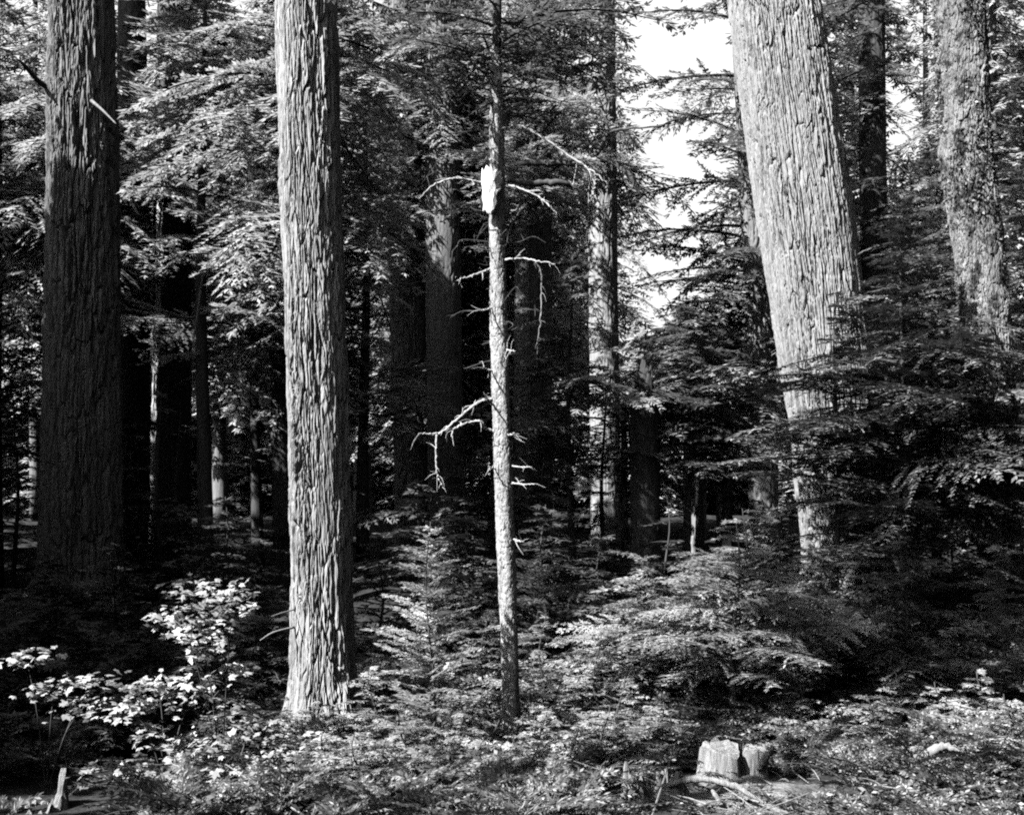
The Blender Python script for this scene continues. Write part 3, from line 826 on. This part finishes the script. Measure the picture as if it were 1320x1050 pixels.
for (px, Y, ap, L) in UND:
    hemlock('undergrowth_hemlock', 'small hemlock with shade painted into its needles, in the undergrowth between the trunks', 'sapling', px, Y, ap, 0.15, L, 42, 0.09 if Y < 17 else 0.13, M['needles_shade'], clear=True, group='small hemlocks of the shaded undergrowth')

# ------------------------------------------------------------------ the wood behind
FAR = []
for k in range(26):
    Y = rng.uniform(29, 52)
    px = -60 + (k + rng.random()) / 26 * 1440
    FAR.append((px, Y))
for (px, Y) in FAR:
    x = (px - CX) / F * Y
    gap = 792 < px < 955
    h = P(px, 430, Y)[2] + rng.uniform(-1, 1) if gap else rng.uniform(0.62, 0.78) * Y * 0.62 + 8
    if 420 < px < 770 or 150 < px < 350: h = min(h, P(px, rng.uniform(90, 300), Y)[2])
    gz = float(ground_z(x, Y))
    t = thing('distant_conifer', 'tall conifer in the far wood seen between the nearer trunks', 'tree', (x, Y, gz), 'conifers of the far wood')
    r0 = rng.uniform(0.2, 0.42)
    mesh_grid('trunk', simple_trunk_grid((x, Y), h - gz, r0, 0.04), M['bark_mid'], t, cap=True)
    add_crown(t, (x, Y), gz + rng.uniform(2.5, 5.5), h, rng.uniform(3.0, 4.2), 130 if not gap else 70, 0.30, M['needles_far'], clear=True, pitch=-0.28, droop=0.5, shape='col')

LQ, WQ = [], []
for k in range(120):
    a = rng.uniform(-75, 75); d = rng.uniform(54, 78)
    x = math.sin(math.radians(a)) * d; Y = math.cos(math.radians(a)) * d
    px = CX + x / max(Y, 1) * F
    h = rng.uniform(20, 34)
    if 780 < px < 960: h = min(h, P(px, rng.uniform(370, 470), Y)[2])
    elif -100 < px < 1400: h = min(h, P(px, rng.uniform(90, 380), Y)[2])
    gz = float(ground_z(x, min(Y, 120)))
    WQ.append(grid_quads(simple_trunk_grid((x, Y), h - gz, 0.35, 0.05, sides=6, n=4)))
    a, b = crown_quads((x, Y), gz + 0.5, h, 4.2, 90, 0.62, shape='col', pitch=-0.3, droop=0.45, clear=True)
    LQ += a; WQ += b
for k in range(70):
    px = -80 + 1480 * (k + rng.random()) / 70; Y = rng.uniform(44, 54); x = (px - CX) / F * Y
    gz = float(ground_z(x, Y)); h = rng.uniform(6, 10)
    WQ.append(grid_quads(simple_trunk_grid((x, Y), h - gz, 0.12, 0.03, sides=6, n=4)))
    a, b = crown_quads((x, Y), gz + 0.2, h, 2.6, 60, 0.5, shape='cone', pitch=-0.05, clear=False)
    LQ += a; WQ += b
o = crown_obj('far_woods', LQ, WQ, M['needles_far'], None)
o['kind'] = 'stuff'

# unseen trees added on the sunny side, sized to shade the floor behind
LQ, WQ = [], []
EDGE = [(-10.5, 13.3, 11.6, 2.2, 0.6, 1), (-11.6, 12.6, 12.2, 2.2, 0.6, 1), (-11.5, 14.6, 11.0, 2.2, 0.6, 1), (-7.6, 6.2, 4.7, 0.9), (-8.6, 6.7, 7.0, 0.85), (-9.2, 7.4, 7.5, 1.2), (-9.0, 8.25, 13.0, 1.3), (-9.9, 8.9, 12.0, 1.3), (-6.6, 4.9, 5.0, 0.8), (-7.0, 3.2, 15.9, 0.75, 13.4), (-6.3, 2.9, 15.6, 0.6, 13.6), (-10.5, 9.2, 10, 1.7), (-12.5, 19.7, 22, 1.5), (-13.5, 18.9, 21, 1.5), (-9.5, 11.5, 8), (-11, 14, 11), (-10.5, 17.5, 10), (-13, 17, 13), (-12.5, 20.5, 16), (-15, 22, 18), (-12, 25, 17), (-15.5, 14, 13), (-18, 19, 19), (-16, 27, 20), (-20, 24, 20), (-8.3, 8.8, 4.5), (-14, 10, 8), (-19, 14, 15), (-18, 31, 22), (-22, 29, 22)]
for (x, Y, h, *wd_) in EDGE:
    gz = float(ground_z(x, Y))
    WQ.append(grid_quads(simple_trunk_grid((x, Y), h - gz, 0.25, 0.05, sides=8, n=5)))
    a, b = crown_quads((x, Y), gz + (wd_[1] if len(wd_) > 1 else 0.6), gz + h, wd_[0] if wd_ else 2.9, 240 if wd_ else 110, 0.26, shape='cone' if (not wd_ or len(wd_) > 2) else 'col', pitch=0.0, clear=False)
    LQ += a; WQ += b
for k in range(34):  # unseen trees added right and behind to block sky light
    if k < 16: x, Y = 10.5 + 9 * rng.random() + 0.25 * k, -6 + 2.0 * k
    else: x, Y = -6 + 1.6 * (k - 16), -9 - 8 * rng.random()
    h = rng.uniform(14, 22) if k < 16 else rng.uniform(8, 12)
    gz = float(ground_z(x, Y))
    WQ.append(grid_quads(simple_trunk_grid((x, Y), h - gz, 0.3, 0.05, sides=6, n=5)))
    a, b = crown_quads((x, Y), gz + 0.6, gz + h, 3.4, 70, 0.5, shape='col', pitch=0.0, clear=False)
    LQ += a; WQ += b
for (x, Y) in ((6.5, 1.5), (5.5, -3), (8, 5.5), (10, 1), (2.5, -5), (9.5, 9), (11.5, 13), (7.5, -6)):  # unseen high crowns added overhead to cut light from the sky
    gz = float(ground_z(x, Y)); h = rng.uniform(19, 23)
    WQ.append(grid_quads(simple_trunk_grid((x, Y), h - gz, 0.4, 0.06, sides=8, n=5)))
    a, b = crown_quads((x, Y), 12.5, h, 5.0, 110, 0.5, shape='col', pitch=0.0, clear=False)
    LQ += a; WQ += b
o = crown_obj('unseen_shade_woods', LQ, WQ, M['needles'], None)
o['kind'] = 'stuff'

# ------------------------------------------------------------------ broad-leaved shrubs on the left
def palm_leaf(size, r):
    B = np.zeros((5, 3)); A = np.radians(np.array([-95, -48, 0, 48, 95]) + r.normal(0, 6, 5))
    D = np.stack([np.cos(A), np.sin(A), -0.18 + r.normal(0, 0.06, 5)], -1); D = unit(D)
    ll = size * np.array([0.5, 0.85, 1.0, 0.85, 0.5]) * r.uniform(0.9, 1.1, 5)
    return kites(B, D, np.repeat([[0, 0, 1.0]], 5, 0), ll, ll * 0.62)


def leafy(clusters, per=26, size=0.085, flat=0.35):
    """clusters of (px, py, Y, rx_px, ry_px, n)"""
    Q = []; cen = []
    for (px, py, Y, rx, ry, n) in clusters:
        c = P(px, py, Y); cen.append(c)
        for _ in range(int(n * 4.2)):
            a = rng.uniform(0, 2 * PI); q = math.sqrt(rng.random())
            p = c + np.array([math.cos(a) * q * rx / F * Y, rng.normal(0, 0.22), math.sin(a) * q * ry / F * Y])
            R = rot(rng.uniform(0, 2 * PI), rng.normal(-0.1, flat), rng.normal(0, flat))
            lf = palm_leaf(size * rng.uniform(0.6, 1.3), rng)
            Q.append(lf @ R.T + p)
    return np.concatenate(Q), cen


def maple(label, clusters, root, size=0.062):
    Y0 = root[2]
    b = P(root[0], root[1], Y0); b[2] = float(ground_z(b[0], Y0)) - 0.05
    t = thing('maple_shrub', label, 'shrub', (b[0], b[1], b[2] + 0.05))
    q, cen = leafy(clusters, size=size)
    mesh_quads('leaves', q, [M['broadleaf']], None, t)
    for c in cen:
        mid = (b + c) / 2 + np.array([0, 0, 0.12])
        limb(t, [b, mid, c + [0, 0, -0.02]], [0.006, 0.005, 0.003], M['twig'], 6, name='stem')


maple('tall maple shrub whose bright leaves hang in a clump left of the front fir',
      [(268, 765, 9.4, 52, 20, 26), (235, 795, 9.3, 42, 15, 20), (300, 780, 9.2, 26, 18, 16), (262, 815, 9.3, 40, 12, 16), (262, 836, 9.3, 24, 8, 8)], (285, 1000, 9.6))
maple('maple shrub with pale leaves cut by the left edge of the view',
      [(35, 848, 8.9, 26, 11, 16), (70, 885, 8.9, 26, 11, 16), (108, 908, 8.9, 34, 9, 14), (120, 878, 9.1, 25, 8, 8)], (60, 990, 9.0))
maple('wide low maple shrub with layered bright leaves between edge shrub and front fir',
      [(205, 885, 9.0, 42, 16, 30), (170, 910, 8.9, 30, 12, 16), (245, 900, 9.2, 30, 10, 10), (300, 865, 9.4, 24, 9, 9), (300, 915, 9.3, 34, 8, 12), (200, 940, 8.8, 20, 7, 8)], (215, 1005, 9.0))
maple('ground hugging maple shrub with scattered leaves at the foot of the front fir',
      [(330, 935, 9.2, 40, 8, 14), (250, 960, 8.8, 60, 9, 22), (370, 965, 9.2, 50, 8, 20), (310, 985, 8.7, 60, 8, 18), (200, 1000, 8.5, 40, 8, 12), (400, 945, 9.6, 30, 7, 10), (130, 990, 8.6, 25, 8, 5)], (300, 1015, 8.8))

# ------------------------------------------------------------------ low plants on the floor
def small_leaf(size, r):
    k = 3
    A = r.uniform(0, 2 * PI) + np.array([0, 1.5, -1.5]) + r.normal(0, 0.3, k)
    D = unit(np.stack([np.cos(A), np.sin(A), r.normal(-0.1, 0.12, k)], -1))
    ll = size * r.uniform(0.5, 1.0, k)
    return kites(np.zeros((k, 3)), D, unit(np.array([[0, 0, 1.0]]) + r.normal(0, 0.3, (k, 3))), ll, ll * 0.6)


def ground_cover():
    Q = []; W = []
    n = 0
    while n < 2500:
        Y = 6.8 + 9 * rng.random() ** 1.3
        x = rng.uniform(-0.52, 0.52) * Y
        px = CX + x / Y * F
        if px < 350 and rng.random() < 0.84: continue
        if px < 90 and 7.9 < Y < 8.5 and rng.random() < 0.5: continue
        if px > 1000 and Y > 10 and rng.random() < 0.6: continue
        if abs(x - 1.75) < 0.72 and 7.4 < Y < 9.35 and rng.random() < 0.86: continue
        if abs(x - 3.3) < 0.75 and 7.8 < Y < 9.7 and rng.random() < 0.6: continue
        if 800 < px < 890 and Y < 8.9: continue
        d = fbm(x * 0.9 + 5, Y * 0.9, 2)
        if d < 0.06 and rng.random() < 0.88: continue
        n += 1
        z = float(ground_z(x, Y)); low = 0.42 if (Y < 8.9 and (px > 740 or px < 160)) else 1.0
        if rng.random() < 0.86:
            for _ in range(int(rng.integers(3, 7))):
                L = rng.uniform(0.22, 0.75) * low; R = rot(rng.uniform(0, 2 * PI), rng.uniform(0.2, 0.9), rng.normal(0, 0.3))
                lf, wd = spray(L, 0.05, width=0.26, rise=0.15, droop=0.6)
                Q.append(lf @ R.T + [x, Y, z]); W.append(wd @ R.T + [x, Y, z])
        else:
            rad = rng.uniform(0.10, 0.30); hh = rng.uniform(0.08, 0.38) * low; sz = rng.uniform(0.03, 0.075)
            for _ in range(int(14 + 90 * rad)):
                a = rng.uniform(0, 2 * PI); q = rng.random() ** 0.6
                p = np.array([x + math.cos(a) * q * rad, Y + math.sin(a) * q * rad, z + hh * (1 - 0.6 * q * q) * rng.uniform(0.55, 1.05)])
                R = rot(a + rng.normal(0, 0.6), rng.normal(-0.25, 0.25), rng.normal(0, 0.25))
                Q.append(small_leaf(sz * rng.uniform(0.7, 1.3), rng) @ R.T + p)
    o = crown_obj('low_undergrowth', Q, W, M['cover'], None)
    o['kind'] = 'stuff'


ground_cover()
SEED_SPOTS = [(405, 10.4, .5), (448, 10.3, .45), (375, 10.5, .4), (520, 9.5, .7), (600, 9.3, .65), (560, 9.1, .55), (640, 9.4, .5), (700, 9.2, .6), (740, 9.0, .5), (780, 9.4, .6), (460, 8.7, .45), (620, 8.6, .45), (690, 8.6, .4), (1120, 9.6, .5), (1160, 10.4, .6), (1240, 10.8, .7), (1010, 9.7, .45), (395, 9.9, .45), (435, 10.2, .55), (470, 9.2, .5), (500, 8.9, .42), (420, 9.1, .4), (585, 9.0, .45), (690, 9.7, .6), (720, 10.3, .75), (755, 9.6, .55), (800, 10.2, .7), (610, 9.9, .6), (540, 8.7, .35), (660, 9.0, .4),
              (850, 9.9, .55), (1030, 10.4, .6), (1090, 10.0, .45), (1210, 10.2, .55), (1265, 9.6, .6), (1300, 9.1, .5), (480, 10.9, .7), (770, 11.2, .9), (700, 11.6, 1.0)]
for k, (px, Y, h) in enumerate(SEED_SPOTS):
    x = (px - CX) / F * Y; gz = float(ground_z(x, Y))
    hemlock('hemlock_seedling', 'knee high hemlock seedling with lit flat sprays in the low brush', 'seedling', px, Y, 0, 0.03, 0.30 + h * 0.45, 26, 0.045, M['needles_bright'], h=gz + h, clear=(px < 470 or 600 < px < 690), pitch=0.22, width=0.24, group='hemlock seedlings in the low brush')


def litter():
    W = []
    for _ in range(1100):
        Y = 7 + 6 * rng.random(); x = rng.uniform(-0.2, 0.5) * Y; z = float(ground_z(x, Y))
        l = rng.uniform(0.06, 0.35) if rng.random() < 0.85 else rng.uniform(0.4, 1.1); a = rng.uniform(0, PI); e = np.array([math.cos(a), math.sin(a), rng.normal(0, 0.15)]) * l
        p = np.array([x, Y, z + 0.015]); r = rng.uniform(0.003, 0.009)
        W.append(grid_quads(tube_grid([p, p + e / 2 + rng.normal(0, 0.015, 3), p + e], [r, r * .9, r * .5], 4, 4)))
    o = mesh_quads('twig_litter', np.concatenate(W), [M['deadwood_dim']])
    o['kind'] = 'stuff'


litter()

# ------------------------------------------------------------------ stumps, log and sticks
def block(name, mat, parent, c, r, h, seed, flare=0.35, tilt=(0, 0), squash=1.0, top_noise=0.03, N=72, rows=30, a0=0, a1=2 * PI, ridge=0.05):
    th = np.linspace(0, 2 * PI, N, endpoint=False)
    z = np.linspace(0, 1, rows)
    TH, Z = np.meshgrid(th, z)
    Rm = r * (1 + flare * np.exp(-Z * h / 0.16) + ridge * vnoise(TH / (2 * PI) * 20, Z * 1.2 + seed, 20) * 2 + ridge * 0.6 * vnoise(TH / (2 * PI) * 48, Z * 1.5 + seed, 48) * 2 + 0.10 * np.cos(3 * TH + seed) + 0.08 * np.cos(5 * TH + 2 * seed) * np.exp(-Z * 2))
    G = np.zeros((rows, N, 3))
    G[..., 0] = Rm * np.cos(TH); G[..., 1] = Rm * np.sin(TH) * squash
    G[..., 2] = Z * h * (1 + 0 * TH) + (tilt[0] * G[..., 0] + tilt[1] * G[..., 1]) * Z + top_noise * vnoise(TH / (2 * PI) * 18, 0 * Z + seed, 18) * 2 * Z
    G += np.array(c)
    return mesh_grid(name, G, mat, parent, cap=True, facesmooth=False)


def splinter_stump(name, mat, parent, c, r, spikes, h0, seed, N=72):
    th = np.linspace(0, 2 * PI, N, endpoint=False)
    top = h0 + 0.04 * vnoise(th / (2 * PI) * 24, 0 * th + seed, 24) * 2 + 0.03 * vnoise(th / (2 * PI) * 60, 0 * th + seed, 60) * 2
    for a, h, wd in spikes:
        dd = np.angle(np.exp(1j * (th - a - PI)))
        top = top + h * np.exp(-np.abs(dd / wd) ** 1.4)
    rows = []
    for u in np.linspace(-0.5, 1, 26):
        z = np.where(u < 0, u * 0.3, u * top)
        rr = r * (1 + 0.5 * np.exp(-np.maximum(z, -0.03) / 0.07) - 0.12 * max(u, 0) + 0.16 * vnoise(th / (2 * PI) * 14, u * 1.5 + seed + 0 * th, 14) * 2 + 0.10 * vnoise(th / (2 * PI) * 40, u * 2 + seed + 0 * th, 40) * 2)
        rows.append(np.stack([rr * np.cos(th), rr * np.sin(th), z], -1))
    o = rows[-1]
    for f, dz in ((0.80, 0.0), (0.66, -0.25), (0.45, -0.45), (0.1, -0.55)):
        q = o.copy(); q[:, :2] *= f; q[:, 2] = o[:, 2] * (1 + dz) if f > 0.7 else np.minimum(o[:, 2], h0) * (1 + dz) + 0.012 * rng.normal(0, 1, N)
        rows.append(q)
    return mesh_grid(name, np.array(rows) + np.array(c), mat, parent, cap=True, facesmooth=False)


c = P(931, 992, 9.35); gz = float(ground_z(c[0], 9.35))
st = thing('tree_stump', 'pale sawn stump split into two upright pieces on bare earth', 'stump', (c[0], 9.35, gz))
c2 = P(930, 994, 9.35)
block('stump_block', M['stump'], st, (c2[0], 9.35, c2[2] - 0.14), 0.150, 0.335, 3, tilt=(0.05, 0.22), flare=0.6, ridge=0.06, top_noise=0.03, N=96, rows=44)
c3 = P(972, 994, 9.4)
block('split_slab', M['stump'], st, (c3[0], 9.42, c3[2] - 0.12), 0.085, 0.30, 8, tilt=(-0.32, 0.15), flare=0.6, squash=1.3, ridge=0.12, top_noise=0.07, N=80, rows=40)
limb(st, [P(978, 990, 9.3), P(986, 978, 9.25), P(997, 962, 9.2)], [0.035, 0.028, 0.02], M['stump'], 9, 0.004, name='root')
c4 = P(817, 1028, 8.6)
tag(splinter_stump('small_stump', M['deadwood_dim'], None, c4, 0.085, [(0.6, 0.16, 0.6), (3.4, 0.10, 0.5)], 0.13, 12), 'small leaning weathered stump left of the split stump', 'stump')
c5 = P(862, 1020, 8.7)
tag(splinter_stump('small_stump', M['deadwood_dim'], None, c5, 0.105, [(2.2, 0.09, 0.5), (5.0, 0.05, 0.6)], 0.09, 14), 'low crumbling stump between the leaning stump and split stump', 'stump')
c6 = P(62, 1045, 8.2)
w = thing('splintered_stump', 'white splintered stump with one tall point in the bottom left corner', 'stump', (c6[0], 8.2, c6[2]))
splinter_stump('stump_block', M['stump'], w, P(52, 1058, 8.25), 0.17, [(3.5, 0.27, 0.55), (0.2, 0.07, 0.5)], 0.09, 17)
o = limb(None, [P(456, 976, 8.9), P(459, 990, 8.9), P(463, 1012, 8.9)], [0.016, 0.017, 0.016], M['stump'], 8, name='broken_stick')
tag(o, 'short white broken stick poking from the brush below the front fir', 'stick')
o = limb(None, [P(893, 690, 18.5), P(894, 715, 18.5), P(894, 760, 18.5)], [0.028, 0.05, 0.055], M['deadwood_dim'], 9, 0.006, name='dead_stub')
tag(o, 'pale upright dead stub in the lit brush under the thin black stems', 'stub')
o = limb(None, [P(858, 1012, 8.6), P(900, 1003, 8.5), P(945, 1012, 8.4), P(985, 1034, 8.25)], [0.022, 0.028, 0.024, 0.010], M['stump'], 8, 0.004, name='bare_root')
tag(o, 'pale bare root snaking over the earth below the split stump', 'root')
o = limb(None, [P(918, 1018, 8.45), P(928, 1034, 8.3), P(936, 1052, 8.2)], [0.016, 0.016, 0.010], M['stump'], 8, 0.003, name='bare_root')
tag(o, 'short pale root pointing out of the earth toward the viewer', 'root')
o = limb(None, [P(945, 1013, 8.8), P(965, 1012, 8.8), P(985, 1011, 8.8)], [0.012, 0.014, 0.010], M['stump'], 8, 0.002, name='wood_chip')
tag(o, 'pale splinter of wood lying level in front of the split stump', 'wood chip')
lg = thing('fallen_log', 'rotten fallen log lying aslant in the low plants, broken end facing out', 'log', tuple(P(1170, 1000, 9.2)))
G = tube_grid([P(1085, 1000, 9.9), P(1140, 985, 9.6), P(1200, 985, 9.2), P(1236, 1012, 8.7)], [0.08, 0.12, 0.13, 0.09], 40, 60)
TT, RR = np.meshgrid(np.linspace(0, 1, 40, endpoint=False), np.arange(60))
cen = G.mean(axis=1, keepdims=True)
G = cen + (G - cen) * (1 + 0.35 * vnoise(TT * 10, RR * 0.22, 10) + 0.35 * vnoise(TT * 24, RR * 0.4, 24))[..., None]
mesh_grid('log_body', G, M['bark_mid'], lg, cap=True, facesmooth=False)
limb(lg, [P(1190, 975, 9.1), P(1215, 962, 9.0), P(1240, 968, 8.9)], [0.045, 0.035, 0.015], M['deadwood_dim'], 9, 0.006, name='branch_stub')

# ------------------------------------------------------------------ light
EL = math.radians(44)
AZ = (-0.80, -0.60)
sv = Vector((AZ[0] * math.cos(EL), AZ[1] * math.cos(EL), math.sin(EL)))
sl = bpy.data.lights.new('Sun', 'SUN'); sl.energy = 5.0; sl.angle = math.radians(0.53); sl.color = (1, 1, 1)
so = bpy.data.objects.new('Sun', sl); COL.objects.link(so); so.location = (-20, -10, 30)
so.rotation_euler = (-sv).to_track_quat('-Z', 'Y').to_euler()

w = bpy.data.worlds.new('World'); scene.world = w; w.use_nodes = True
nt = w.node_tree; bg = nt.nodes['Background']
sky = nt.nodes.new('ShaderNodeTexSky'); sky.sky_type = 'NISHITA'; sky.sun_disc = False
sky.sun_elevation = EL; sky.sun_rotation = math.atan2(AZ[0], AZ[1]); sky.air_density = 1.0; sky.dust_density = 2.0
bw = nt.nodes.new('ShaderNodeSeparateColor')
nt.links.new(sky.outputs[0], bw.inputs[0]); nt.links.new(bw.outputs[0], bg.inputs['Color'])
# brightening added low in the sky ahead, so gaps between trees show white
tcw = nt.nodes.new('ShaderNodeTexCoord'); sp = nt.nodes.new('ShaderNodeSeparateXYZ'); nt.links.new(tcw.outputs['Generated'], sp.inputs[0])
m1 = nt.nodes.new('ShaderNodeMapRange'); m1.interpolation_type = 'SMOOTHSTEP'
for i_, v_ in zip((1, 2, 3, 4), (0.42, 0.60, 1.0, 0.0)): m1.inputs[i_].default_value = v_
nt.links.new(sp.outputs['Z'], m1.inputs[0])
m2 = nt.nodes.new('ShaderNodeMapRange'); m2.interpolation_type = 'SMOOTHSTEP'
for i_, v_ in zip((1, 2, 3, 4), (0.6, 0.85, 0.0, 1.0)): m2.inputs[i_].default_value = v_
nt.links.new(sp.outputs['Y'], m2.inputs[0])
mm = nt.nodes.new('ShaderNodeMath'); mm.operation = 'MULTIPLY'; nt.links.new(m1.outputs[0], mm.inputs[0]); nt.links.new(m2.outputs[0], mm.inputs[1])
mc = nt.nodes.new('ShaderNodeMixRGB'); mc.inputs[2].default_value = (6.5, 6.5, 6.5, 1)
nt.links.new(mm.outputs[0], mc.inputs[0]); nt.links.new(bw.outputs[0], mc.inputs[1]); nt.links.new(mc.outputs[0], bg.inputs['Color'])
bg.inputs['Strength'].default_value = 0.05

# ------------------------------------------------------------------ camera and render settings
cd = bpy.data.cameras.new('Camera'); cam = bpy.data.objects.new('Camera', cd); COL.objects.link(cam)
cam.location = (0, 0, CAM_H); cam.rotation_euler = (PI / 2, 0, 0)
cd.sensor_width = 36; cd.lens = F / 1320 * 36; cd.shift_y = (HY - 525) / 1320; cd.clip_end = 400
scene.camera = cam
vs = scene.view_settings
vs.view_transform = 'Standard'; vs.look = 'None'; vs.gamma = 1; vs.exposure = 1.8; vs.use_curve_mapping = False
scene.render.engine = 'CYCLES'
cy = scene.cycles
cy.max_bounces = 4; cy.diffuse_bounces = 0; cy.glossy_bounces = 1; cy.transmission_bounces = 2; cy.transparent_max_bounces = 4
cy.filter_width = 2.0
cy.use_denoising = False
